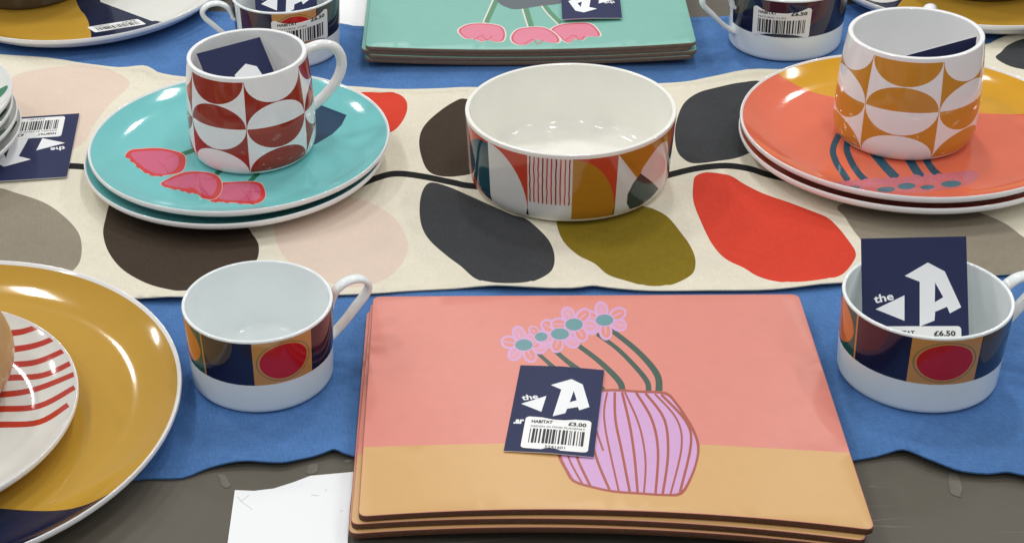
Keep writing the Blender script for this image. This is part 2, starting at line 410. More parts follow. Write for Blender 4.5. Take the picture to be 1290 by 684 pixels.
EDGE = mat('fibreboard_edge', (94, 59, 39), .75, .45, 420, .5, 1200)
EDGE2 = mat('fibreboard_edge_dark', (124, 99, 80), .7, .25, 300, .3, 900)
def placemat(name, outline, shapes, mats, edge, hf, thick, c, label, cat, group):
    """printed top, bevelled lip, board edge, underside"""
    xs = [p[0] for p in outline]; ys = [p[1] for p in outline]; ex = []
    # dense outline so the warp reads as a curve
    dense = []
    for i, p in enumerate(outline):
        q = outline[(i + 1) % len(outline)]; L = math.dist(p, q); k = max(1, int(L / .012))
        dense += [(p[0] + (q[0] - p[0]) * t / k, p[1] + (q[1] - p[1]) * t / k) for t in range(k)]
    y = min(ys)
    while y < max(ys):
        x = min(xs)
        while x < max(xs): ex.append((x, y)); x += .014
        y += .014
    cen = Vector((sum(p[0] for p in dense) / len(dense), sum(p[1] for p in dense) / len(dense)))
    def ins(p, d): v = Vector(p) - cen; return tuple(cen + v * (1 - d / v.length))
    top = [ins(p, .0007) for p in dense]
    v2, fs, mt = cdt(top, shapes, ex)
    V = [(x - c.x, y - c.y, hf(x, y) - c.z) for x, y in v2]; Fs = list(fs); Mt = list(mt)
    nE = len(mats); n = len(dense)
    rings = []
    for d, dz in ((.0007, 0), (.0002, -.0002), (0, -.0007), (0, -thick + .0006), (.0006, -thick)):
        b = len(V); rings.append(b)
        for p in dense:
            q = ins(p, d) if d else p
            V.append((q[0] - c.x, q[1] - c.y, hf(*ins(p, .0007)) + dz - c.z))
    for r in range(4):
        for i in range(n):
            j = (i + 1) % n
            Fs.append((rings[r] + i, rings[r + 1] + i, rings[r + 1] + j, rings[r] + j)); Mt.append(0 if r == 0 else nE)
    b = len(V)
    V += [(x - c.x, y - c.y, hf(x, y) - thick - c.z) for x, y in v2]
    Fs += [tuple(i + b for i in q[::-1]) for q in fs]; Mt += [nE] * len(fs)
    o = obj(name, V, Fs, list(mats) + [edge], Mt, loc=c)
    bm = bmesh.new(); bm.from_mesh(o.data); bmesh.ops.remove_doubles(bm, verts=bm.verts, dist=2e-6)
    for e in bm.edges:
        if len(e.link_faces) == 2 and e.calc_face_angle(0) > .9: e.smooth = False
    bm.to_mesh(o.data); bm.free()
    return tag(o, label, cat, group)

def lam(n, c): return mat('print_' + n, c, .36, .04, 90, .04, 500, .42, rvar=.025)
# front stack ---------------------------------------------------------------
A0, A1, A2, A3 = (at(x, y, .0145) for x, y in ((451, 651), (1103, 667), (1006, 370), (470, 373)))
fc = (A0 + A1 + A2 + A3) / 4
fx = (A1 - A0).normalized(); fy = Vector((-fx.y, fx.x, 0))
def warp_front(x, y):
    d = Vector((x - fc.x, y - fc.y, 0)); u, w = d.dot(fx) / .145, d.dot(fy) / .12
    return .0098 * (1 - u * u) * (0.5 - 0.5 * w) ** .8 if abs(w) < 1 else (.0098 * (1 - u * u) if w < 0 else 0)
FT = .0047
def h_front(k): return lambda x, y: .0003 + FT * (k + 1) + max(warp_front(x, y), 0)
Zv = (600, 370, 2.533)
hf = h_front(2)
def fp(pts, z=Zv): return [tuple(onto(px, py, hf, .014)[:2]) for px, py in (zp(pts, *z) if z else pts)]
ft_mats = [lam('coral', (218, 136, 122)), lam('tan', (211, 167, 108)), lam('lilac', (206, 160, 205)), lam('rust', (166, 84, 66)), lam('stem_green', (58, 84, 72)), lam('petal', (217, 150, 165)), lam('flower_teal', (100, 146, 150))]
tan = [(380, 567), (457, 563), (550, 560), (645, 558), (760, 557), (882, 559.5), (976, 564.6), (1069, 570), (1160, 577), (1200, 760), (380, 760)]
sh = [(fp(tan, None), 1)]
for pts, w in (([(430, 115), (500, 170), (550, 220), (580, 265), (583, 310)], 21), ([(385, 128), (450, 175), (510, 235), (545, 280), (550, 310)], 17), ([(316, 158), (380, 205), (430, 250), (460, 285), (466, 310)], 20),
               ([(240, 172), (290, 215), (330, 245), (385, 290), (405, 310)], 19), ([(195, 188), (225, 215), (250, 238), (300, 285)], 15)):
    sh.append((fp(stroke(pts, w * .72, 5, w * 1.1)), 4))
vase = [(380, 308), (440, 303), (520, 308), (605, 313), (640, 345), (675, 395), (700, 440), (713, 485), (708, 530), (690, 585), (657, 640), (600, 645), (520, 640), (440, 634), (370, 620), (308, 600), (282, 562), (258, 510), (262, 440), (290, 375), (335, 325)]
vin = [(385, 316), (440, 311), (520, 316), (600, 321), (633, 350), (667, 400), (692, 445), (704, 487), (700, 530), (682, 582), (651, 631), (600, 637), (520, 632), (440, 626), (372, 612), (314, 593), (289, 558), (266, 510), (270, 442), (297, 380), (341, 331)]
sh.append((fp(smooth(vase, 3)), 3)); sh.append((fp(smooth(vin, 3)), 2))
for i, pts in enumerate(([(418, 313), (408, 370), (412, 430), (430, 520), (455, 630)], [(442, 313), (444, 400), (464, 500), (490, 632)], [(465, 313), (490, 420), (505, 520), (515, 634)],
            [(474, 313), (520, 420), (540, 530), (535, 636)], [(510, 315), (560, 400), (580, 500), (572, 637)], [(540, 317), (600, 400), (612, 510), (595, 638)],
            [(570, 319), (640, 400), (655, 490), (620, 638)], [(590, 321), (668, 405), (685, 480), (650, 632)],
            [(255, 470), (272, 530), (305, 590)], [(280, 470), (300, 535), (340, 608)], [(300, 440), (325, 530), (365, 614)], [(350, 400), (385, 528), (425, 624)], [(360, 330), (372, 400), (405, 500)])):
    sh.append((fp(stroke(pts, 8.5 if i % 3 else 6.5)), 3))
FL = ((152, 163, 28, 18, .2), (207, 137, 20, 14, .9), (409, 84, 28, 18, .4), (267, 128, 29, 18, .78), (312, 98, 28, 19, .1))
for cx, cy, a, b, ph in FL:
    k = 6; f_ = a / 28
    for i in range(k):
        t = ph + 2 * math.pi * i / k + random.uniform(-.12, .12)
        px, py = cx + math.cos(t) * 50 * f_, cy + math.sin(t) * 34 * f_
        rot = math.atan2(math.sin(t) * 38, math.cos(t) * 58)
        e = random.uniform(.9, 1.1)
        sh.append((fp(ell(px, py, 28 * f_ * e, 22 * f_, rot, 18)), 2)); sh.append((fp(ell(px + 1, py, 21 * f_ * e, 15 * f_, rot, 14)), 0 if i % 2 else 5))
        sh.append((fp(stroke([(cx + math.cos(t) * 30, cy + math.sin(t) * 20), (cx + math.cos(t) * 66 * f_, cy + math.sin(t) * 43 * f_)], 4)), 2))
for cx, cy, a, b, ph in FL:
    sh.append((fp(ell(cx, cy, a * 1.12, b * 1.2)), 2)); sh.append((fp(ell(cx, cy, a, b)), 6))
GR1 = 'coral and tan placemats in one stack'
corners = [p.to_2d() for p in (A0, A1, A2, A3)]
placemat('placemat', placemat_poly(corners), sh, ft_mats, EDGE, hf, FT - .0002, Vector((fc.x, fc.y, 0)), 'coral and tan placemat printed with striped vase of flowers, topmost of its stack', 'placemat', GR1)
for k, (dx, dy, rz, lab) in ((1, (-.0032, -.0028, .012, 'coral and tan placemat in the middle of its stack of three')), (0, (-.0052, -.0046, .006, 'coral and tan placemat at the bottom of its stack of three'))):
    dx, dy = fx.x * dx + fy.x * dy, fx.y * dx + fy.y * dy
    rot = Matrix.Rotation(-rz, 2)
    cc = [rot @ (p - fc.to_2d()) + fc.to_2d() + Vector((dx, dy)) for p in corners]
    hk = h_front(k)
    tp = [tuple(rot @ (Vector(p) - fc.to_2d()) + fc.to_2d() + Vector((dx, dy))) for p in fp(tan, None)]
    placemat('placemat', placemat_poly(cc), [(tp, 1)], ft_mats[:2], EDGE, hk, FT - .0002, Vector((fc.x, fc.y, 0)), lab, 'placemat', GR1)

# back stack ------------------------------------------------------------------
B0, B1 = at(460.5, 65, .0163), at(877, 61, .0163)
Bl, Br = at(466.7, 0, .0163), at(862.6, 0, .0163)
bw = (B1 - B0).length; dl, dr = (Bl - B0).normalized(), (Br - B1).normalized()
B2, B3 = B1 + dr * bw * .83, B0 + dl * bw * .83
bc = (B0 + B1 + B2 + B3) / 4
bx = (B1 - B0).normalized(); by = Vector((-bx.y, bx.x, 0))
def warp_back(x, y):
    d = Vector((x - bc.x, y - bc.y, 0)); u, w = d.dot(bx) / (bw / 2), d.dot(by) / .12
    return .0048 * u * u * max(0, min(1, .5 - .5 * w)) - .0
BT = .0041
def h_back(k): return lambda x, y: .0003 + BT * (k + 1) + warp_back(x, y)
hb = h_back(3)
Zb = (440, 0, 2.804)
def bp_(pts): return [tuple(onto(px, py, hb, .016)[:2]) for px, py in zp(pts, *Zb)]
bk_mats = [lam('teal', (124, 181, 168)), lam('vase_grey', (92, 100, 106)), lam('tulip_pink', (218, 126, 148)), lam('tulip_red', (205, 88, 104)), lam('leaf_green', (86, 140, 104)), lam('off_white', (222, 214, 205))]
sh = []
for pts, w in (([(535, -30), (512, 20), (484, 82)], 17), ([(612, -10), (628, 45), (645, 100)], 19), ([(670, -10), (705, 40), (748, 84)], 15)):
    sh.append((bp_([(x - 7, y) for x, y in stroke(pts, w * .9)]), 5)); sh.append((bp_(stroke(pts, w)), 4))
sh.append((bp_(smooth([(480, -260), (500, -60), (522, 5), (562, 30), (600, 34), (680, 22), (745, 14), (800, -15), (830, -140), (830, -260)], 4)), 1))
tul = [[(385, 112), (402, 94), (440, 84), (500, 86), (538, 96), (551, 120), (543, 146), (512, 149), (490, 141), (470, 149), (440, 138), (410, 137)],
       [(572, 130), (592, 106), (632, 98), (690, 99), (733, 125), (743, 148), (720, 153), (690, 148), (660, 141), (632, 157), (602, 160), (577, 150)],
       [(712, 108), (742, 89), (790, 83), (848, 84), (877, 106), (885, 129), (840, 131), (825, 143), (800, 138), (780, 152), (757, 146), (742, 130)]]
for t in (tul[2], tul[0], tul[1]):
    cx, cy = sum(p[0] for p in t) / len(t), sum(p[1] for p in t) / len(t)
    def sc(f): return [(cx + (x - cx) * f, cy + (y - cy) * f) for x, y in t]
    sh.append((bp_(smooth(sc(1.05), 4)), 5)); sh.append((bp_(smooth(sc(.99), 4)), 3)); sh.append((bp_(smooth(sc(.9), 4)), 2))
    sh.append((bp_(stroke([(cx - 35, cy + 22), (cx - 5, cy + 6), (cx + 12, cy + 22), (cx + 32, cy + 8)], 3.5)), 3))
GR2 = 'teal placemats in one stack'
cb = [p.to_2d() for p in (B0, B1, B2, B3)]
placemat('placemat', placemat_poly(cb), sh, bk_mats, EDGE2, hb, BT - .0002, Vector((bc.x, bc.y, 0)), 'teal placemat printed with pink tulips, topmost of its stack', 'placemat', GR2)
for k, (dx, dy, rz, lab) in ((2, (-.0035, .0012, .003, 'teal placemat second from top of its stack of four')), (1, (.001, .0006, -.002, 'teal placemat third from top of its stack of four')), (0, (-.001, .0010, .002, 'teal placemat at the bottom of its stack of four'))):
    dx, dy = bx.x * dx + by.x * dy, bx.y * dx + by.y * dy
    rot = Matrix.Rotation(-rz, 2)
    cc = [rot @ (p - bc.to_2d()) + bc.to_2d() + Vector((dx, dy)) for p in cb]
    placemat('placemat', placemat_poly(cc), [], bk_mats[:1], EDGE2, h_back(k), BT - .0002, Vector((bc.x, bc.y, 0)), lab, 'placemat', GR2)

# ------------------------------------------------------------------ round ware: lathe with printed bands
def prof(pts, n=5):
    """(r, z[, sharp]) control points -> dense smooth profile"""
    return smooth(pts, n, False)

def lathe(name, P, shapes, mats, parent, ncol=96, base=0):
    """P: profile list (r,z); shapes: polygons in (degrees, profile index)"""
    nv = len(P)
    ex = [(360 * c / ncol, i) for c in range(ncol + 1) for i in range(nv)]
    out = [(360 * c / ncol, 0) for c in range(ncol + 1)] + [(360.0, i) for i in range(1, nv - 1)]
    out += [(360.0 - 360 * c / ncol, nv - 1) for c in range(ncol + 1)] + [(0.0, nv - 1 - i) for i in range(1, nv - 1)]
    sy = 20.0   # balances the two axes for the triangulation
    S2 = []
    for poly, m in shapes:
        for sft in (-360, 0, 360):
            q = [(t + sft, v * sy) for t, v in poly]
            if max(p[0] for p in q) > 0 and min(p[0] for p in q) < 360: S2.append((q, m))
    v2, fs, mt = cdt([(a, b * sy) for a, b in out], S2, [(a, b * sy) for a, b in ex if 0 < b < nv - 1 and 0 < a < 360], 1e-6)
    V, Nn = [], []
    for t, v in v2:
        v = max(0, min(nv - 1, v / sy)); i = min(int(v), nv - 2); w = v - i
        r = P[i][0] * (1 - w) + P[i + 1][0] * w; z = P[i][1] * (1 - w) + P[i + 1][1] * w
        def tan_(k):
            a, b = P[max(k - 1, 0)], P[min(k + 1, nv - 1)]; return Vector((b[0] - a[0], b[1] - a[1])).normalized()
        tt = (tan_(i) * (1 - w) + tan_(i + 1) * w)
        nr, nzz = tt.y, -tt.x
        a = math.radians(t); V.append((r * math.cos(a), r * math.sin(a), z)); Nn.append((nr * math.cos(a), nr * math.sin(a), nzz))
    return obj(name, V, fs, mats, mt, parent, True, [Vector(n).normalized() for n in Nn])

def vindex(P, i0, i1):
    """function height -> profile index on the outer wall between samples i0..i1 (z rising)"""
    def f(z):
        for i in range(i0, i1):
            if P[i][1] <= z <= P[i + 1][1]: return i + (z - P[i][1]) / max(P[i + 1][1] - P[i][1], 1e-9)
        return i0 if z < P[i0][1] else i1
    return f

def tube(name, path, ax, wa, wb, mat_, parent, n=14, steps=7, flare=1.35):
    """sweep an ellipse (wa in the path plane, wb across) along a planar path; ax = across direction"""
    p = [Vector(q) for q in smooth(path, steps, False)]
    V, Fs = [], []; m = len(p)
    for i, q in enumerate(p):
        t = (p[min(i + 1, m - 1)] - p[max(i - 1, 0)]).normalized(); nrm = ax.cross(t).normalized()
        e = min(i, m - 1 - i) / (m - 1); k = 1 + (flare - 1) * max(0, 1 - e / .12)
        for j in range(n):
            a = 2 * math.pi * j / n
            V.append(q + nrm * math.cos(a) * wa * k + ax * math.sin(a) * wb * k)
    for i in range(m - 1):
        for j in range(n):
            k = (j + 1) % n; Fs.append((i * n + j, i * n + k, (i + 1) * n + k, (i + 1) * n + j))
    Fs.append(tuple(range(n))[::-1]); Fs.append(tuple((m - 1) * n + j for j in range(n)))
    return obj(name, V, Fs, [mat_], None, parent)

def facing(x, y): return math.degrees(math.atan2(-y, -x))

# text ------------------------------------------------------------------------
def text_geo(s, size, bold=0.0):
    cu = bpy.data.curves.new('t', 'FONT'); cu.body = s; cu.size = size; cu.offset = bold; cu.resolution_u = 2; cu.align_x = 'LEFT'
    ob = bpy.data.objects.new('t', cu); COL.objects.link(ob)
    bpy.context.view_layer.update()
    me = ob.evaluated_get(bpy.context.evaluated_depsgraph_get()).to_mesh()
    V = [tuple(v.co) for v in me.vertices]; Fs = [tuple(p.vertices) for p in me.polygons]
    bpy.data.objects.remove(ob); bpy.data.curves.remove(cu)
    return V, Fs

def fit_text(s, x0, y0, x1, h, bold=0):
    V, Fs = text_geo(s, h, bold * h)
    a, b = min(v[0] for v in V), max(v[0] for v in V)
    k = (x1 - x0) / (b - a)
    return [(x0 + (v[0] - a) * k, y0 + v[1]) for v in V], Fs

def join2(parts):
    V, Fs = [], []
    for v, f in parts:
        b = len(V); V += v; Fs += [tuple(i + b for i in q) for q in f]
    return V, Fs

def barcode(x0, y0, x1, y1, seed):
    rnd = random.Random(seed); V, Fs = [], []; x = x0; w = (x1 - x0) / 62
    while x < x1 - w:
        k = rnd.choice((1, 1, 2, 2, 3)) * w
        b = len(V); k = min(k, x1 - x)
        V += [(x, y0), (x + k, y0), (x + k, y1), (x, y1)]; Fs.append((b, b + 1, b + 2, b + 3))
        x += k + rnd.choice((1, 1, 2)) * w
    return V, Fs

NAVY = mat('card_navy', (33, 40, 78), .45, .05, 80, spec=.22)
CARDW = mat('card_white', (235, 236, 238), .42, .02, 80)
INK = mat('black_ink', (28, 27, 28), .5, .05, 80)
STICK = mat('sticker_white', (238, 238, 236), .35, .015, 80)

def sticker(parent, x0, y0, x1, y1, price, line, mapper, seed, lift=.00025):
    """rounded price sticker with its print; mapper(x, y, lift) -> local point of the parent"""
    w, h = x1 - x0, y1 - y0
    v2, fs, mt = cdt(rrect(x0, y0, x1, y1, min(w, h) * .08), [], [(x0 + w * i / 10, y0 + h * j / 6) for i in range(1, 10) for j in range(1, 6)])
    n = len(v2)
    V = [mapper(x, y, lift) for x, y in v2] + [mapper(x, y, lift * .15) for x, y in v2]
    e = {(q[i], q[(i + 1) % 3]) for q in fs for i in range(3)}
    ff = fs + [tuple(i + n for i in q[::-1]) for q in fs] + [(b, a, a + n, b + n) for a, b in e if (b, a) not in e]
    s = obj('barcode_sticker', V, ff, [STICK], None, parent, False)
    parts = [fit_text('HABITAT', x0 + w * .10, y0 + h * .80, x0 + w * .42, h * .135, .03), fit_text(price, x0 + w * .66, y0 + h * .78, x0 + w * .93, h * .16, .035),
             fit_text(line, x0 + w * .10, y0 + h * .665, x0 + w * (.92 if len(line) > 15 else .58), h * .085), barcode(x0 + w * .1, y0 + h * .17, x0 + w * .92, y0 + h * .62, seed),
             fit_text('5241601', x0 + w * .36, y0 + h * .04, x0 + w * .66, h * .11)]
    v2, ff = join2(parts)
    obj('sticker_print', [mapper(x, y, lift + .00012) for x, y in v2], ff, [INK], None, s, False)['kind'] = 'stuff'
    return s

# the card's own drawing, in units of its width (u right, v up from the bottom edge), from the card on the coral mat
def hom(q):      # unit square from four pixel corners TL TR BR BL by inverse bilinear iteration
    def g(x, y):
        u, v = .5, .5
        for _ in range(30):
            px = [q[0][k] * (1 - u) * (1 - v) + q[1][k] * u * (1 - v) + q[2][k] * u * v + q[3][k] * (1 - u) * v for k in (0, 1)]
            du = [(q[1][k] - q[0][k]) * (1 - v) + (q[2][k] - q[3][k]) * v for k in (0, 1)]
            dv = [(q[3][k] - q[0][k]) * (1 - u) + (q[2][k] - q[1][k]) * u for k in (0, 1)]
            ex, ey = x - px[0], y - px[1]; det = du[0] * dv[1] - dv[0] * du[1]
            u += (ex * dv[1] - dv[0] * ey) / det; v += (du[0] * ey - ex * du[1]) / det
        return u, 1 - v
    return g
G = hom([(95, 57), (606, 88), (580, 623), (22, 583)])
def U(pts): return [G(x, y) for x, y in pts]
A_OUT = U([(288, 193), (412, 155), (482, 188), (532, 328), (472, 350), (462, 330), (397, 342), (388, 369), (312, 388), (354, 222)])
A_IN = U([(430, 230), (452, 288), (410, 302)])
TRI = U([(112, 306), (265, 262), (240, 360)])

def card(label, w, h, M4, with_sticker=None, line='DESIGN IN MIND PLACEMAT', seed=1, group=None, thick=.0005, bend=0.0, px=None, stick_top=.385, face=True):
    """navy swing card; local x right, y up along the card, z out of the printed face; M4 places its lower-left corner"""
    def mp(x, y, l): return (x, y, l + bend * 4 * (x / w) * (1 - x / w))
    t = thing('price_card', label, 'price card', M4.translation, group=group)
    t.matrix_world = M4
    def sc(p): return [(u * w, v * h) for u, v in p]
    inv = M4.inverted()
    def loc(pt):
        o_ = inv @ Vector((0, 0, H)); d_ = inv.to_3x3() @ ray(*pt); k_ = (thick - o_.z) / d_.z
        return (o_.x + d_.x * k_, o_.y + d_.y * k_)
    art = [sc(A_OUT), sc(A_IN), sc(TRI)] if px is None else [[loc(p) for p in q] for q in px[:3]]
    ol = [(0, 0), (w / 2, 0), (w, 0), (w, h), (w / 2, h), (0, h)]
    v2, fs, mt = cdt(ol, [(art[0], 1), (art[1], 0), (art[2], 1)] if face else [], [(w * i / 8, h * j / 8) for i in range(1, 8) for j in range(1, 8)])
    n = len(v2)
    V = [mp(x, y, thick) for x, y in v2] + [mp(x, y, 0) for x, y in v2]
    e = {(q[i], q[(i + 1) % 3]) for q in fs for i in range(3)}
    sd = [(b, a, a + n, b + n) for a, b in e if (b, a) not in e]
    ff = fs + [tuple(i + n for i in q[::-1]) for q in fs] + sd
    b = obj('card', V, ff, [NAVY, CARDW], mt + [1] * len(fs) + [1] * len(sd), t, False)
    # the small words
    if not face: return t
    tv, tf = fit_text('the', 0, 0, w * .19, h * .085, .025)
    a = math.radians(14)
    p0 = G(118, 286)
    if px: p0 = (loc(px[3])[0] / w, loc(px[3])[1] / h); a = px[4]
    tv = [(p0[0] * w + x * math.cos(a) - y * math.sin(a), p0[1] * h + x * math.sin(a) + y * math.cos(a)) for x, y in tv]
    q0 = G(70, 424)
    av, af = fit_text('.ar', q0[0] * w, q0[1] * h, q0[0] * w + w * .12, h * .09, .05)
    q1 = G(532, 458)
    sv, sf = fit_text('s', q1[0] * w, q1[1] * h, q1[0] * w + w * .035, h * .09, .05)
    v2, ff = join2([(tv, tf), (av, af), (sv, sf)] if px is None else [(tv, tf)])
    obj('lettering', [mp(x, y, thick + .00012) for x, y in v2], ff, [CARDW], None, t, False)['kind'] = 'stuff'
    if with_sticker:
        x0, y0 = G(115, 580); x1, y1 = G(538, 400)
        x0, y0, x1, y1 = .18 * w, .035 * h if px is None else (stick_top - .33) * h, .93 * w, stick_top * h
        rt = math.radians(-1.5)
        sticker(t, x0, y0, x1, y1, with_sticker, line, lambda x, y, l: mp(x, y, thick + l), seed)
    return t

def frame(o, xd, yd):
    x = xd.normalized(); z = x.cross(yd).normalized(); y = z.cross(x)
    m = Matrix.Identity(4)
    for i in range(3): m[i][0], m[i][1], m[i][2], m[i][3] = x[i], y[i], z[i], o[i]
    return m

# card on the coral mat
q = [onto(x, y, hf, .016) for x, y in [(630 + a / 4.886, 450 + b / 4.886) for a, b in ((22, 583), (580, 623), (95, 57), (606, 88))]]
w_ = ((q[1] - q[0]).length + (q[3] - q[2]).length) / 2; h_ = ((q[2] - q[0]).length + (q[3] - q[1]).length) / 2
lift = Vector((0, 0, .0006))
card('navy and white price card lying on the coral placemat', w_, h_, frame(q[0] + lift, q[1] - q[0], q[2] - q[0]), '£3.00', seed=3, bend=.0009)
# card on the teal mat, upside down
q0 = onto(440 + 948 / 2.804, -26, hb, .017); q1 = onto(440 + 741 / 2.804, -24, hb, .017); q2 = onto(440 + 948 / 2.804, 75 / 2.804, hb, .017)
tl = (q2 - q0).normalized() * .092
q2b = q2 - tl
card('navy and white price card lying on the teal placemat', .0535, .092, frame(q2b + Vector((0, 0, .0022)), (q1 - q0), tl), '£3.00', seed=5, bend=.0007)

# ------------------------------------------------------------------ plates
def plate_h(r, R, hgt, flat=.72, floor=.0055):
    """height of the eating surface"""
    if r < flat * R: return floor
    t = (r - flat * R) / (R - flat * R)
    return floor + (hgt - floor) * t ** 1.8

def plate(name, label, c, R, hgt, base_z, shapes, mats, group=None, rimw=.0022, flat=.72, under=None, cat='plate', ncol=112):
    """mats[0] = ground colour of the print; shapes in local xy"""
    t = thing(name, label, cat, (c[0], c[1], base_z), group=group)
    rp = R - rimw
    N = ncol
    ring = [(rp * math.cos(2 * math.pi * k / N), rp * math.sin(2 * math.pi * k / N)) for k in range(N)]
    ex = []
    for r in [R * flat * f for f in (.25, .5, .75, 1)] + [R * flat + (rp - R * flat) * f for f in (.12, .25, .38, .5, .62, .74, .86, .95)]:
        m = max(16, int(N * min(1, r / rp * 1.1)))
        ex += [(r * math.cos(2 * math.pi * (k + .5) / m), r * math.sin(2 * math.pi * (k + .5) / m)) for k in range(m)]
    v2, fs, mt = cdt(ring, shapes, ex)
    V, Nn = [], []
    for x, y in v2:
        r = math.hypot(x, y); V.append((x, y, plate_h(r, R, hgt, flat)))
        d = (plate_h(min(r + .0005, R), R, hgt, flat) - plate_h(max(r - .0005, 0), R, hgt, flat)) / .001
        a = Vector((-d * x / max(r, 1e-6), -d * y / max(r, 1e-6), 1)).normalized(); Nn.append(a)
    top = obj('print', V, fs, mats, mt, t, True, Nn); top.name = 'printed_face'
    z1 = plate_h(rp, R, hgt, flat); fr = R * .60
    P = [(rp, z1)] + prof([(rp + .0004, z1 + .0004), (R - .0007, hgt + .0002), (R, hgt - .0011), (R - .0001, hgt - .0030), (R - .0012, hgt - .0047), (R - .0032, hgt - .0060)] + [(R - .002 - (R - fr - .008) * q_, max(plate_h(R - .002 - (R - fr - .008) * q_, R, hgt, flat) - .0052 + .0010 * q_, .0022)) for q_ in (.14, .25, .4, .55, .7, .85, 1)] + [(fr + .003, .0014), (fr + .0015, .0002), (fr - .0005, 0), (fr - .002, .0006), (fr - .004, .0022), (fr * .5, .0024), (.001, .0024)], 4)
    P = P[::-1]
    # lathe expects outward normals from tangent (dz, -dr) with the profile rising on the outside
    lathe('body', P, [], [under or WHITE], t, N)
    return t

def to_local(px, c, R, hgt, base, flat=.72):
    hfn = lambda x, y: base + plate_h(min(math.hypot(x - c[0], y - c[1]), R), R, hgt, flat)
    out = []
    for x, y in px:
        p = onto(x, y, hfn, base + .01); out.append((p.x - c[0], p.y - c[1]))
    return out

ZR = .0021    # resting height on the runner
PR, PH = .1245, .0164
DZ = .0084
# turquoise pair
T = mat('glaze_turquoise', (117, 195, 195), .09, .03, 45, .007, 60)
tq_mats = [T, glaze('tulip_red', (206, 66, 62)), glaze('tulip_pink', (206, 98, 128)), glaze('leaf', (44, 120, 84)), glaze('vase_navy', (28, 62, 92)), glaze('tulip_edge', (226, 176, 170)), glaze('tulip_line', (190, 78, 104))]
c1 = (.0362, 1.2485)
Zt = (130, 170, 5.864)
def tl_(pts, z=Zt): return to_local(zp(pts, *z), c1, PR, PH, ZR + DZ)
sh = []
for pts in ([(860, -60), (760, 70), (580, 146)], [(1100, 90), (960, 200), (830, 292)], [(1330, 100), (1230, 200), (1080, 348)]): sh.append((tl_(stroke(pts, 32)), 3))
sh.append((to_local(zp([(840, 200), (945, 155), (1075, 205), (1055, 245), (1020, 280), (950, 322), (840, 350)], 95, 80, 3.146), c1, PR, PH, ZR + DZ), 4))
tA = [(165, 155), (200, 115), (270, 105), (420, 100), (560, 130), (605, 165), (600, 240), (560, 280), (460, 298), (380, 305), (340, 290), (290, 265), (235, 215), (200, 180)]
tAi = [(205, 150), (240, 125), (420, 118), (530, 140), (560, 190), (540, 250), (480, 285), (400, 290), (330, 260), (260, 210)]
tB = [(425, 365), (480, 325), (560, 290), (640, 272), (780, 280), (850, 310), (875, 360), (870, 420), (830, 470), (770, 475), (720, 460), (715, 430), (650, 430), (610, 420), (560, 405), (490, 395)]
tBi = [(450, 362), (520, 325), (640, 288), (760, 290), (820, 320), (840, 370), (820, 430), (780, 455), (740, 440), (660, 390), (610, 395), (540, 385)]
tC = [(870, 360), (950, 350), (1080, 345), (1165, 360), (1195, 420), (1190, 470), (1140, 505), (1060, 510), (960, 500), (860, 495), (790, 490), (850, 440)]
tCi = [(890, 370), (1060, 358), (1140, 372), (1165, 420), (1150, 470), (1080, 490), (980, 485), (870, 475), (855, 440)]
for a, b in ((tC, tCi), (tA, tAi), (tB, tBi)):
    cx, cy = sum(p[0] for p in a) / len(a), sum(p[1] for p in a) / len(a)
    sh.append((tl_(smooth([(cx + (x - cx) * 1.025, cy + (y - cy) * 1.04) for x, y in a], 3)), 5)); sh.append((tl_(smooth(a, 3)), 1)); sh.append((tl_(smooth(b, 3)), 2))
    n_ = len(b)
    for k_, f_ in ((.35, .55), (.62, .5)):      # petal lines
        e0, e1 = b[int(n_ * k_)], b[(int(n_ * k_) + n_ // 2) % n_]
        md = ((e0[0] + e1[0]) / 2 + 30, (e0[1] + e1[1]) / 2 - 24)
        sh.append((tl_(stroke([e0, ((e0[0] + md[0]) / 2 + 14, (e0[1] + md[1]) / 2), md], 9, 4, 3)), 6))
    for k_ in range(6):                          # scalloped lower edge
        q0_, q1_ = a[-6 + k_ % len(a)], a[-5 + k_ % len(a)]
        sh.append((tl_(ell((q0_[0] + q1_[0]) / 2, (q0_[1] + q1_[1]) / 2 - 4, 22, 11, .3, 10)), 1))
GP = 'two turquoise plates in a stack'
plate('side_plate', 'turquoise plate with pink tulip print, upper of two, under the red patterned mug', c1, PR, PH, ZR + DZ, sh, tq_mats)
cl = (c1[0] - .0042, c1[1] - .0040)
plate('side_plate', 'turquoise plate directly on the runner beneath another turquoise plate', cl, PR, PH, ZR, [], [T])
# coral pair
c2 = (.5553, 1.1630)
CO = glaze('coral', (224, 112, 82))
co_mats = [CO, glaze('marigold', (214, 158, 34)), glaze('stem_teal', (28, 84, 104)), glaze('flower_haze', (206, 110, 108)), glaze('flower_eye', (70, 116, 130)), glaze('flower_lilac', (198, 116, 142))]
Zc = (920, 60, 3.108)
def cl_(pts): return to_local(zp(pts, *Zc), c2, PR, PH, ZR + DZ)
sh = [(cl_([(150, 80), (195, 110), (260, 150), (320, 175), (400, 195), (600, 228), (800, 250), (985, 258), (1100, 262), (1250, 258), (1420, 240), (1500, 100), (1300, -80), (700, -90), (300, -20)]), 1)]
for pts, w in (([(425, 340), (402, 400), (415, 450), (440, 490), (462, 522)], 25), ([(470, 340), (455, 390), (470, 440), (500, 490), (532, 522)], 25), ([(560, 410), (610, 470), (652, 512)], 33), ([(690, 420), (730, 485), (757, 516)], 33), ([(755, 420), (790, 475), (824, 506)], 27)):
    sh.append((cl_(stroke(pts, w)), 2))
sh.append((cl_(smooth([(370, 530), (480, 522), (600, 512), (760, 506), (880, 488), (950, 480), (972, 505), (930, 540), (820, 560), (650, 571), (480, 560), (400, 545)], 4)), 3))
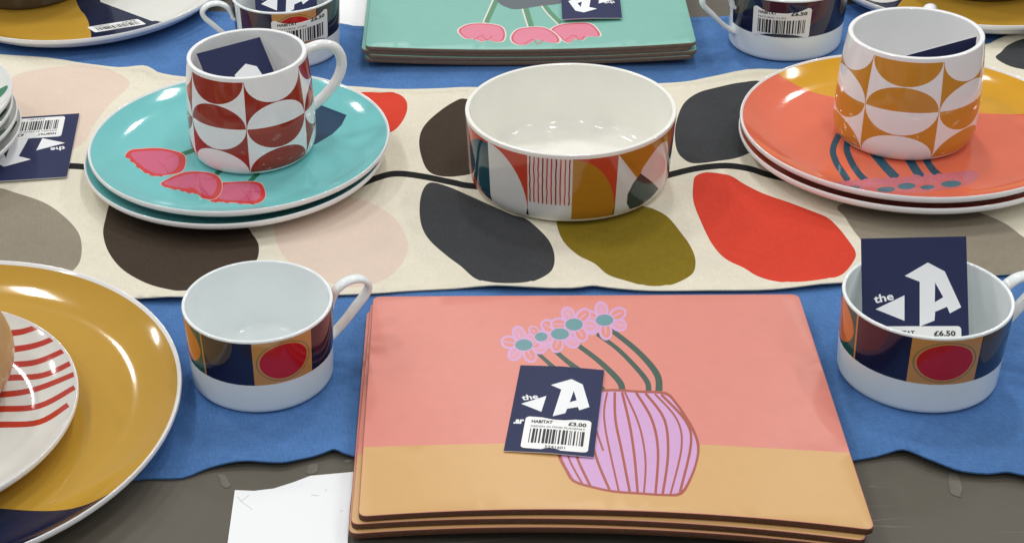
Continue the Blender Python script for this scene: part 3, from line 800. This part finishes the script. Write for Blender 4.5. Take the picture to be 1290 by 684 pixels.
for i in range(26):
    x = 420 + 21 * i; y = 540 - (x - 420) * .07 + random.uniform(-10, 8)
    ra, rb_, ro_ = random.uniform(16, 26), random.uniform(8, 13), random.uniform(-.4, .4)
    sh.append((cl_(ell(x, y, ra, rb_, ro_, 14)), 5)); sh.append((cl_(ell(x, y, ra - 5, rb_ - 4, ro_, 14)), 3))
for cx, cy, a, b in ((480, 549, 30, 8), (610, 556, 36, 11), (690, 543, 36, 13), (772, 547, 28, 9), (865, 534, 40, 13)): sh.append((cl_(ell(cx, cy, a, b, -.05)), 4))
plate('side_plate', 'coral and marigold plate with teal flower stems, upper of two, under the mustard mug', c2, PR, PH, ZR + DZ, sh, co_mats)
plate('side_plate', 'coral plate directly on the runner beneath another coral plate', (c2[0] - .0008, c2[1] - .0014), PR, PH, ZR, [], [CO])

# big mustard plates
MU = glaze('mustard', (188, 146, 54)); NV = glaze('plate_navy', (24, 32, 60)); PW = glaze('plate_white', (222, 221, 214))
cd, RD, HD = (-.2003, .9305), .1766, .0192
def dl_(pts): return to_local(pts, cd, RD, HD, -.0004, .78)
sh = [(dl_([(-140, 625), (-60, 634), (0, 640), (34, 642.6), (52, 643.2), (68, 643), (82, 641.7), (92, 640), (103, 637), (113, 633.5), (124, 628.5), (150, 614), (230, 640), (120, 720), (40, 740), (-100, 740)]), 1)]
plate('dinner_plate', 'large mustard plate with navy edge segment under the red striped plate', cd, RD, HD, -.0004, sh, [MU, NV], flat=.78, rimw=.0030)
# red striped plate on it
cs, RS, HS = (-.2155, .9190), .1235, .0180
bs_ = -.0004 + .0056
def sl_(pts): return to_local(zp(pts, 0, 310, 1.829), cs, RS, HS, bs_)
sh = []
RW = 16
for pts in ([(-80, 146), (5, 147), (45, 149)], [(-80, 208), (30, 200), (65, 193), (101, 180)], [(-80, 246), (35, 237), (90, 226), (135, 207)], [(-80, 279), (30, 273), (90, 265), (158, 235)], [(-80, 306), (20, 303), (100, 297), (171, 265)], [(-80, 344), (0, 342), (80, 330), (175, 293)],
            [(-80, 377), (0, 375), (90, 368), (172, 325)], [(-80, 413), (0, 411), (90, 405), (157, 365)], [(-120, 118), (-60, 112), (-10, 118)]):
    sh.append((sl_(stroke(pts, RW, 6, RW * .7)), 1))
plate('side_plate', 'white plate with hand drawn red stripes on the large mustard plate', cs, RS, HS, bs_, sh, [PW, glaze('stripe_red', (186, 58, 42))])
# back left dinner plate
cbl, RB, HB = (-.0945, 1.6480), .1485, .0190
def bl_(pts): return to_local(zp(pts, 0, 0, 4.885), cbl, RB, HB, -.0004, .78)
sh = [(bl_(smooth([(450, -60), (490, 55), (520, 90), (545, 140), (560, 205), (600, 300), (900, 300), (1400, 100), (1400, -300), (430, -300)], 3)), 1),
      (bl_([(620, 15), (935, 132), (960, 130), (1100, 240), (1500, 60), (1400, -300), (500, -300)]), 2)]
dp = plate('dinner_plate', 'mustard, navy and white dinner plate with dark bowl, behind the turquoise plates', cbl, RB, HB, -.0004, sh, [MU, NV, PW], flat=.78, rimw=.0030)
# price sticker on that plate
def on_plate(cpl, RR, HH, fl):
    def mk(px0, px1, px2, w, h):
        a, b, c = (Vector((*to_local([p], cpl, RR, HH, -.0004, fl)[0], 0)) for p in (px0, px1, px2))
        def mp(x, y, l):
            p = a + (b - a) * (x / w) + (c - a) * (y / h); r = p.length
            return (p.x, p.y, plate_h(min(r, RR), RR, HH, fl) + l + .0002)
        return mp
    return mk
mk = on_plate(cbl, RB, HB, .78)(*zp([(585, 204), (900, 153), (535, 172)], 0, 0, 4.885), .05, .03)
s_ = sticker(dp, 0, 0, .05, .03, '£6.50', 'DESIGN IN MIND PLATE', mk, 9)
# back right dinner plate
cbr, RBr = (.7470, 1.4620), .14
def br_(pts): return to_local(zp(pts, 1040, 0, 5.16), cbr, RBr, HB, -.0004, .78)
sh = [(br_(smooth([(440, 60), (500, 0), (560, -60), (700, -160), (300, -200), (150, -20), (300, 60)], 3)), 1), (br_(smooth([(250, -20), (360, 20), (480, 0), (520, -60), (400, -80)], 3)), 2)]
plate('dinner_plate', 'mustard dinner plate with navy corner behind the mustard patterned mug', cbr, RBr, HB, -.0004, sh, [MU, NV, PW], flat=.78, rimw=.0030)

# dark bowls standing on the two back plates
DK = glaze('taupe_dark', (84, 74, 62), rough=.2); DB = glaze('taupe_brown', (92, 70, 48), rough=.2)
def simple_bowl(name, label, c, z, R, hgt, m, cat='bowl', foot=.55, inner=None):
    t = thing(name, label, cat, (c[0], c[1], z))
    th = .004
    P = prof([(.001, .001), (R * foot * .8, .001), (R * foot - .002, .0004), (R * foot, .0004), (R * foot + .003, .003), (R * .82, hgt * .3), (R * .96, hgt * .62), (R, hgt - .001)], 5)
    P += prof([(R - .0006, hgt + .0002), (R - th + .0006, hgt + .0002), (R - th, hgt - .001), (R * .96 - th, hgt * .62), (R * .82 - th, hgt * .32), (R * foot, .0065), (R * foot * .6, .005), (.001, .005)], 5)
    k = len(P) // 2
    lathe('body', P, [], [m], t, 72)
    # foot ring
    rr = R * foot * .9
    lathe('foot_ring', [(rr - .004, .0012), (rr - .003, 0), (rr, 0), (rr + .0015, .0014), (rr - .0035, .0016)], [], [m], t, 72)
    return t
fl = -.0004 + .0056
p = at(45, 12, fl); simple_bowl('bowl', 'dark taupe bowl standing on the mustard, navy and white plate', (p.x - .006, p.y + .061, 0), fl, .082, .055, DK, foot=.72)
p = at(1262, 3, fl); simple_bowl('bowl', 'brown bowl standing on the mustard plate with navy corner', (p.x + .004, p.y + .052, 0), fl, .075, .055, DB, foot=.68)
# tan cup on the striped plate
TN = glaze('tan_brown', (198, 156, 106), rough=.3)
t = thing('pot', 'tan brown rounded pot standing on the red striped plate', 'pot', (-.1905, .9440, bs_ + .0056))
lathe('body', prof([(.001, .001), (.028, .001), (.034, .0002), (.040, .001), (.050, .010), (.0565, .024), (.0575, .036), (.053, .052), (.047, .062), (.0455, .0665), (.0435, .0665), (.0435, .062), (.049, .050), (.053, .036), (.050, .020), (.040, .008), (.001, .006)], 5), [], [TN], t, 72)

# small stack at the left edge
GST = 'small green leaf plates in one stack'
SG = glaze('leaf_green', (52, 128, 92)); SD = glaze('dark_green', (58, 66, 54)); SW = glaze('stack_white', (226, 228, 222))
for k, (dx, dy, lab) in enumerate(((0, 0, 'white plate with green leaves at the bottom of its stack on the runner'), (-.002, .001, 'white plate with green leaves, second from the bottom of its stack'), (-.0045, -.0015, 'white plate with green leaves, third from the bottom of its stack'), (-.0035, .002, 'white plate with green leaves, topmost of its stack'))):
    sh = []
    rnd = random.Random(k)
    for j in range(12):
        a = math.radians(j * 30 + k * 11)
        for r0, mi in ((.093, 1 if j % 2 else 2), (.062, 2 if j % 2 else 1)):
            sh.append((smooth([(r0 * math.cos(a) + u * math.cos(a + .3) - v * math.sin(a + .3), r0 * math.sin(a) + u * math.sin(a + .3) + v * math.cos(a + .3)) for u, v in ((-.017, 0), (0, .011), (.015, .004), (.012, -.006), (0, -.009))], 4), mi))
    plate('side_plate', lab, (-.2595 + dx, 1.3306 + dy), .112, .0185, ZR + .0006 + .0104 * k, sh, [SW, SG, SD], GST, rimw=.002, ncol=80)
    # the stack's plates carry their own label
# card partly under that stack, upside down
q0 = at(100, 142, .004); q1 = at(84, 222, .004)
yd = (q1 - q0).normalized(); xd = Vector((-yd.y, yd.x, 0)) * -1
hh = (q1 - q0).length; ww = .058
xd = Vector((yd.y, -yd.x, 0))
# reading direction runs to the left here: origin at the far right corner
ZL = (0, 60, 4.023)
card('navy price card turned upside down on the runner, tucked under the small plate stack', .068, hh, frame(q0 + Vector((0, 0, -.0013)), xd if xd.x < 0 else -xd, yd), '£7.00', 'DESIGN IN MIND PLATE', 8, stick_top=.365,
     px=[zp([(157, 567), (20, 604), (-70, 560), (-80, 470), (60, 440), (150, 452), (95, 551)], *ZL), zp([(10, 520), (50, 500), (30, 560)], *ZL), zp([(215, 460), (183, 522), (330, 484)], *ZL), (330 / 4.023, 60 + 500 / 4.023), math.radians(8)])

# ------------------------------------------------------------------ printed bowl
def wall_ware(R, Rb, hgt, th, corner, zlow=.0, mid=None, n=4):
    """profile from base centre out and up the wall, over the rim and down inside; returns P, (i0,i1) outer wall"""
    base = prof([(.001, .0022), (Rb * .55, .0022), (Rb - corner * .9, .0018), (Rb - corner * .75, .0002), (Rb - corner * .55, 0)], 3)
    arc = []
    m = 6
    for k in range(1, m + 1):
        a = math.pi / 2 * k / m
        arc.append((Rb - corner * .55 + corner * .55 * math.sin(a), zlow + corner * (1 - math.cos(a))))
    i0 = len(base)
    wall = []
    for k in range(1, 15):
        t = k / 14; z = corner + (hgt - .0012 - corner) * t
        bulge = mid(t) if mid else 0
        wall.append((Rb + (R - Rb) * t + bulge, z))
    rim = [(R - .0001, hgt - .0006), (R - .0005, hgt - .0001), (R - th * .5, hgt), (R - th + .0005, hgt - .0001), (R - th + .0001, hgt - .0006)]
    inn = [(r - th, z) for r, z in wall[::-1]]
    ci = corner * 1.2; rb = inn[-1][0]; zb = .0055
    inner = []
    for k in range(1, 8):
        a = math.pi / 2 * k / 7
        inner.append((rb - ci * (1 - math.cos(a)), max(zb + ci * (1 - math.sin(a)), zb)))
    inn = [p for p in inn if p[1] > zb + ci]
    tail = [((rb - ci) * f, zb) for f in (.8, .6, .4, .2)] + [(.001, zb)]
    P = base + arc + wall + rim + inn + inner + tail
    return P, (i0, i0 + len(arc) + len(wall) - 1)

bwc = (.2919, 1.1712)
R_, h_b = .0801, .0612
P, (i0, i1) = wall_ware(R_, .0775, h_b, .0034, .013)
vz = vindex(P, i0, i1)
f0 = facing(*bwc)
z0, z1 = .0045, .0578
def bpan(a, b, pts): return [(f0 + a + (b - a) * x, vz(z0 + (z1 - z0) * y)) for x, y in pts]
bm_ = [CREAMW, glaze('bowl_red', (196, 66, 44)), glaze('bowl_teal', (24, 70, 84)), glaze('bowl_mustard', (178, 122, 34)), glaze('bowl_pink', (222, 204, 198)), glaze('bowl_green', (48, 68, 66)), glaze('bowl_white', (216, 216, 213)), glaze('bowl_ink', (44, 34, 32)), glaze('bowl_maroon', (128, 40, 34)), glaze('bowl_stripe', (182, 58, 42))]
def quarter(n=14, flipx=False, sy=1.0):
    """filled quarter: full at left, curve from top-left to bottom-right"""
    p = [(0, 0)] + [(math.sin(math.pi / 2 * k / n), math.cos(math.pi / 2 * k / n) * sy) for k in range(n, -1, -1)]
    return [(1 - x, y) for x, y in p] if flipx else p
def rect(a, b, x0=0, y0=0, x1=1, y1=1, k=6): return bpan(a, b, [(x0 + (x1 - x0) * i / k, y0) for i in range(k + 1)] + [(x1, y0 + (y1 - y0) * j / 8) for j in range(1, 8)] + [(x1 - (x1 - x0) * i / k, y1) for i in range(k + 1)] + [(x0, y1 - (y1 - y0) * j / 8) for j in range(1, 8)])
bs = []
def P_teal(a, b):
    bs.append((rect(a, b), 1)); bs.append((bpan(a, b, [(1, 0), (1, .97)] + [(1 - math.sin(t) * 1.0, .5 + .47 * math.cos(t)) for t in [math.pi * k / 16 for k in range(1, 16)]]), 2))
def P_white(a, b):
    bs.append((rect(a, b), 1)); bs.append((bpan(a, b, quarter()), 6)); bs.append((bpan(a, b, [(.94, 0), (1, 0), (1, .16)]), 7))
def P_stripe(a, b):
    bs.append((rect(a, b), 6)); bs.append((rect(a, b, 0, .26, 1, 1), 4))
    for i in range(10):
        x = .055 + i * .098
        line = [(x + random.uniform(-.008, .008), .245 + .75 * j / 8) for j in range(9)]
        L = [(u - .015, v) for u, v in line] + [(u + .015, v) for u, v in line[::-1]]
        bs.append((bpan(a, b, L), 9 if i % 3 else 8))
def P_must(a, b):
    bs.append((rect(a, b), 1)); bs.append((bpan(a, b, quarter(sy=.99)), 3)); bs.append((bpan(a, b, [(.95, 0), (1, 0), (1, .2)]), 7))
def P_cross(a, b):
    bs.append((rect(a, b), 6))
    bs.append((bpan(a, b, [(0, 1), (.35, .58), (.8, .9), (1, .9), (1, 1), (.8, 1), (.4, 1)]), 3))
    bs.append((rect(a, b, .7, .55, 1, 1), 3))
    bs.append((bpan(a, b, smooth([(.36, .57), (.48, .76), (.66, .88), (.84, .86), (.94, .70), (.94, .45), (.84, .22), (.78, .12), (.58, .34)], 4)), 4))
    bs.append((bpan(a, b, [(.35, .58), (.24, .46), (.17, .3), (.17, .15), (.24, .02), (.4, 0), (.62, .04), (.78, .12), (.58, .34)]), 5))
    bs.append((bpan(a, b, [(.35, .58), (.30, .52), (.0, 1), (.06, 1)]), 3))
bands = [(-73, -48.5, P_teal), (-48.5, -22, P_white), (-22, 2.5, P_stripe), (2.5, 27, P_must), (27, 71, P_cross), (71, 96, P_teal), (96, 121, P_white), (121, 146, P_stripe), (146, 171, P_must), (171, 215, P_cross), (215, 239, P_white), (239, 263, P_must), (263, 287, P_stripe)]
for a, b, fn in bands: fn(a, b)
t = thing('serving_bowl', 'cream bowl with a coloured geometric band, red stripes and mustard arcs, on the runner', 'bowl', (bwc[0], bwc[1], ZR))
lathe('body', P, bs, bm_, t, 120)

# ------------------------------------------------------------------ mugs
def mug(label, c, z, ink, off, haz, first):
    R, hgt = .0482, .0861
    P, (i0, i1) = wall_ware(R, .0522, hgt, .0036, .015, mid=lambda t: .0014 * math.sin(math.pi * t))
    vz = vindex(P, i0, i1)
    f0 = facing(*c) + off
    a0, a1 = .0042, hgt - .0034
    H4 = (a1 - a0) / 4
    sh = []
    def rr(t0, t1, y0, y1):
        n = 8
        return [(t0 + (t1 - t0) * k / n, vz(y0)) for k in range(n + 1)] + [(t1, vz(y0 + (y1 - y0) * k / 4)) for k in range(1, 4)] + [(t1 - (t1 - t0) * k / n, vz(y1)) for k in range(n + 1)] + [(t0, vz(y1 - (y1 - y0) * k / 4)) for k in range(1, 4)]
    for col in range(6):
        t0 = f0 + col * 60; t1 = t0 + 60
        for row in range(4):                       # 0 = bottom
            yb = a0 + row * H4
            odd = (col + (row // 2) + first) % 2
            bg, fg = (1, 0) if odd else (0, 1)
            if bg: sh.append((rr(t0, t1, yb, yb + H4), 1))
            n = 18; dome = row % 2 == 0           # rows from the bottom: dome, bowl, dome, bowl
            pts = []
            for k in range(n + 1):
                a = math.pi * k / n
                x = .5 + .5 * math.cos(a) * .985; y = math.sin(a) * .985
                pts.append((t0 + 60 * x, vz(yb + (y if dome else 1 - y) * H4)))
            fl_ = [(t0 + 60 * (.01 + .98 * k / 8), vz(yb if dome else yb + H4)) for k in range(1, 8)]
            sh.append((pts + fl_, fg))
    t = thing('mug', label, 'mug', (c[0], c[1], z))
    lathe('body', P, sh, [WHITE, ink], t, 96)
    d = Vector((math.cos(haz), math.sin(haz), 0)); ax = Vector((-d.y, d.x, 0))
    path = [(.0474, .0745), (.0545, .0770), (.066, .0775), (.0775, .0715), (.0820, .0580), (.0775, .0445), (.0665, .0330), (.0565, .0265), (.0485, .0235)]
    tube('handle', [tuple(d * r + Vector((0, 0, zz))) for r, zz in path], ax, .0042, .0050, WHITE, t)
    return t
zm = ZR + DZ + .0056
m1 = (.0486, 1.2462); m2 = (.5522, 1.1613)
RED = glaze('mug_red', (158, 53, 38)); OCH = glaze('mug_ochre', (206, 144, 52))
mug('white mug with dark red geometric half circles on the turquoise plate', m1, zm, RED, -5, math.radians(17), 0)
mug('white mug with mustard geometric half circles on the coral plate', m2, zm, OCH, -33, math.radians(58), 1)

# card inside the red mug
zr = zm + .0861
def in_mug(px, py, c, r):
    z = zr
    while z > zm + .006:
        p = at(px, py, z)
        if math.hypot(p.x - c[0], p.y - c[1]) > r: return at(px, py, z + .0006)
        z -= .0006
    return at(px, py, z)
a_ = in_mug(247, 68.5, m1, .0435); b_ = in_mug(327, 47.4, m1, .0435); e_ = at(346, 93, zr - .030)
ux = (b_ - a_).normalized(); dn = (e_ - b_); dn = (dn - ux * dn.dot(ux)).normalized()
wd, hd = (b_ - a_).length, .074
ZK = (240, 0, 5.7)
card('navy price card tucked inside the red patterned mug', wd, hd, frame(a_ + dn * hd, ux, -dn), None, seed=4,
     px=[zp([(318, 540), (395, 460), (475, 478), (530, 560), (540, 600), (330, 600)], *ZK), zp([(420, 570), (440, 590), (400, 590)], *ZK), zp([(150, 600), (230, 575), (220, 620)], *ZK), (240 + 150 / 5.7, 700 / 5.7), .2])
# card inside the mustard mug
a_ = at(1141, 70, zr - .003); b_ = at(1230, 46, zr - .003)
ux = (b_ - a_).normalized(); dn = Vector((ux.y * .04, -ux.x * .04, -1)); dn = (dn - ux * dn.dot(ux)).normalized()
card('navy price card standing inside the mustard patterned mug', (b_ - a_).length, .052, frame(a_ + dn * .052, ux, -dn), None, seed=4, face=False)

# ------------------------------------------------------------------ cups
cup_mats = [glaze('cup_white', (237, 242, 242)), glaze('cup_navy', (30, 34, 64)), glaze('cup_tan', (200, 142, 78)), glaze('cup_red', (190, 28, 38)), glaze('cup_taupe', (82, 72, 66)), glaze('cup_maroon', (74, 36, 52)), glaze('cup_orange', (208, 122, 50)), glaze('cup_green', (30, 86, 78)), glaze('cup_olive', (124, 112, 82))]
def cup(label, c, z, haz, off, order, R=.0504, Rb=.0482, hgt=.0585, group=None):
    P, (i0, i1) = wall_ware(R, Rb, hgt, .0024, .0045)
    vz = vindex(P, i0, i1); f0 = facing(*c) + off
    y0, y1 = hgt * .40, hgt - .0016
    sh = []
    def q(a, b, pts): return [(f0 + a + (b - a) * x, vz(y0 + (y1 - y0) * y)) for x, y in pts]
    def rc(a, b, x0=0, X1=1):
        n = 6; return q(a, b, [(x0 + (X1 - x0) * k / n, 0) for k in range(n + 1)] + [(X1, k / 5) for k in range(1, 5)] + [(X1 - (X1 - x0) * k / n, 1) for k in range(n + 1)] + [(x0, 1 - k / 5) for k in range(1, 5)])
    a = 0
    for kind in order:
        w = 42 if kind in 'AC' else 48
        b = a + w
        if kind in 'AC':
            sh.append((rc(a, b), 1))
            n = 12
            cx = .14 if kind == 'A' else .10
            sh.append((q(a, b, [(.02, 1)] + [(.02, .55)] + [(cx + .52 * math.sin(t), 1 - .66 * math.cos(t)) for t in [math.pi / 2 * k / n for k in range(0, n + 1)]]), 4 if kind == 'A' else 5))
        elif kind == 'B':
            sh.append((rc(a, b), 2)); sh.append((q(a, b, ell(.5, .5, .455, .455, n=36)), 8)); sh.append((q(a, b, ell(.5, .5, .435, .435, n=36)), 2)); sh.append((q(a, b, ell(.5, .5, .40, .40, n=36)), 3))
        else:
            sh.append((rc(a, b), 7)); sh.append((q(a, b, [(.0, .0), (.5, 0), (0, .5)]), 2)); sh.append((rc(a, b, .965, 1), 2))
            sh.append((q(a, b, smooth([(.5, 1.0), (.2, .78), (.08, .5), (.2, .2), (.5, .08), (.8, .25), (.92, .55), (.8, .85)], 4)), 6))
        a = b
    t = thing('cup', label, 'cup', (c[0], c[1], z), group=group)
    body = lathe('body', P, sh, cup_mats, t, 96)
    d = Vector((math.cos(haz), math.sin(haz), 0)); ax = Vector((-d.y, d.x, 0))
    path = [(.0487, .0392), (.0508, .0402), (.0522, .0448), (.0562, .0516), (.0636, .0558), (.0724, .0556), (.0784, .0508), (.0776, .0440), (.0690, .0340), (.0600, .0240), (.0530, .0178), (.0483, .0150)]
    tube('handle', [tuple(d * r + Vector((0, 0, zz))) for r, zz in path], ax, .0024, .0046, cup_mats[0], t, flare=1.25)
    return t
k1 = (.0309, .9494); k2 = (.4481, .878); k3 = (.538, 1.3845); k4 = (.098, 1.472)
ZC = -.0004
cup('empty cup with navy, tan and red circle band between the mustard plate and coral mats', k1, ZC, math.radians(14), -49 - 48, 'DABCDABC')
cup('cup with navy, tan and red circle band holding an upright price card', k2, ZC, math.radians(10), -47 - 48, 'DCBADCBA')
cc3 = cup('navy banded cup with price sticker between teal mats and mustard mug', k3, ZC, math.radians(184), -66, 'ACCABCAD')
cc4 = cup('navy banded cup with price sticker behind the red patterned mug', k4, ZC, math.radians(186), -58, 'CBACABCA')
def cup_sticker(t, c, a0, a1, zz0, zz1, tilt, seed):
    f0 = facing(*c); R = .0482; w = math.radians(a1 - a0) * .0497; h = zz1 - zz0
    def mp(x, y, l):
        y2 = y + tilt * (x - w / 2)
        z = zz0 + y2; rr = .0482 + (.0504 - .0482) * (z / .0585) + .0002 + l
        a = math.radians(f0 + a0) + x / .0497
        return (rr * math.cos(a), rr * math.sin(a), z)
    sticker(t, 0, 0, w, h, '£6.50', 'NATURAL CUPS', mp, seed)
cup_sticker(cc3, k3, -33, 24, .0225, .0505, .03, 21)
cup_sticker(cc4, k4, -17, 47, .0225, .0515, .05, 22)

# cards standing in cups: leaning back over the far rim
def cup_card(label, c, w, hgt, yaw, roll, st, seed, hside=.0585, xs=0.0, yb=None, **kw):
    d = Vector((c[0], c[1], 0)).normalized()
    d = Matrix.Rotation(yaw, 3, 'Z') @ d
    x = Vector((d.y, -d.x, 0))
    ri = .0475; yb = yb or math.sqrt(ri * ri - (w / 2) ** 2) - .0008
    top = Vector((c[0], c[1], hside + ZC)) + d * yb
    bot = Vector((c[0], c[1], ZC + .0066)) + d * (-.019)
    up = (top - bot).normalized()
    o = bot + x * (xs - w / 2)
    m = frame(o, x, up)
    m = m @ Matrix.Rotation(roll, 4, 'Z')
    return card(label, w, hgt, m, st, 'NATURAL CUPS', seed, **kw)
cup_card('navy and white price card standing in the red circle cup', k2, .0625, .0850, math.radians(-1), math.radians(10), '£6.50', 31, xs=.001, yb=.0245, stick_top=.325,
         px=[zp([(515, 297), (665, 210), (775, 268), (882, 500), (808, 540), (790, 497), (712, 530), (708, 587), (612, 625), (612, 335)], 1040, 290, 5.16), zp([(712, 340), (765, 435), (710, 468)], 1040, 290, 5.16),
             zp([(325, 513), (513, 423), (513, 588)], 1040, 290, 5.16), (1040 + 320 / 5.16, 290 + 475 / 5.16), math.radians(12)])
cup_card('navy and white price card standing in the stickered cup behind the red mug', k4, .0580, .092, math.radians(0), 0, None, 32)
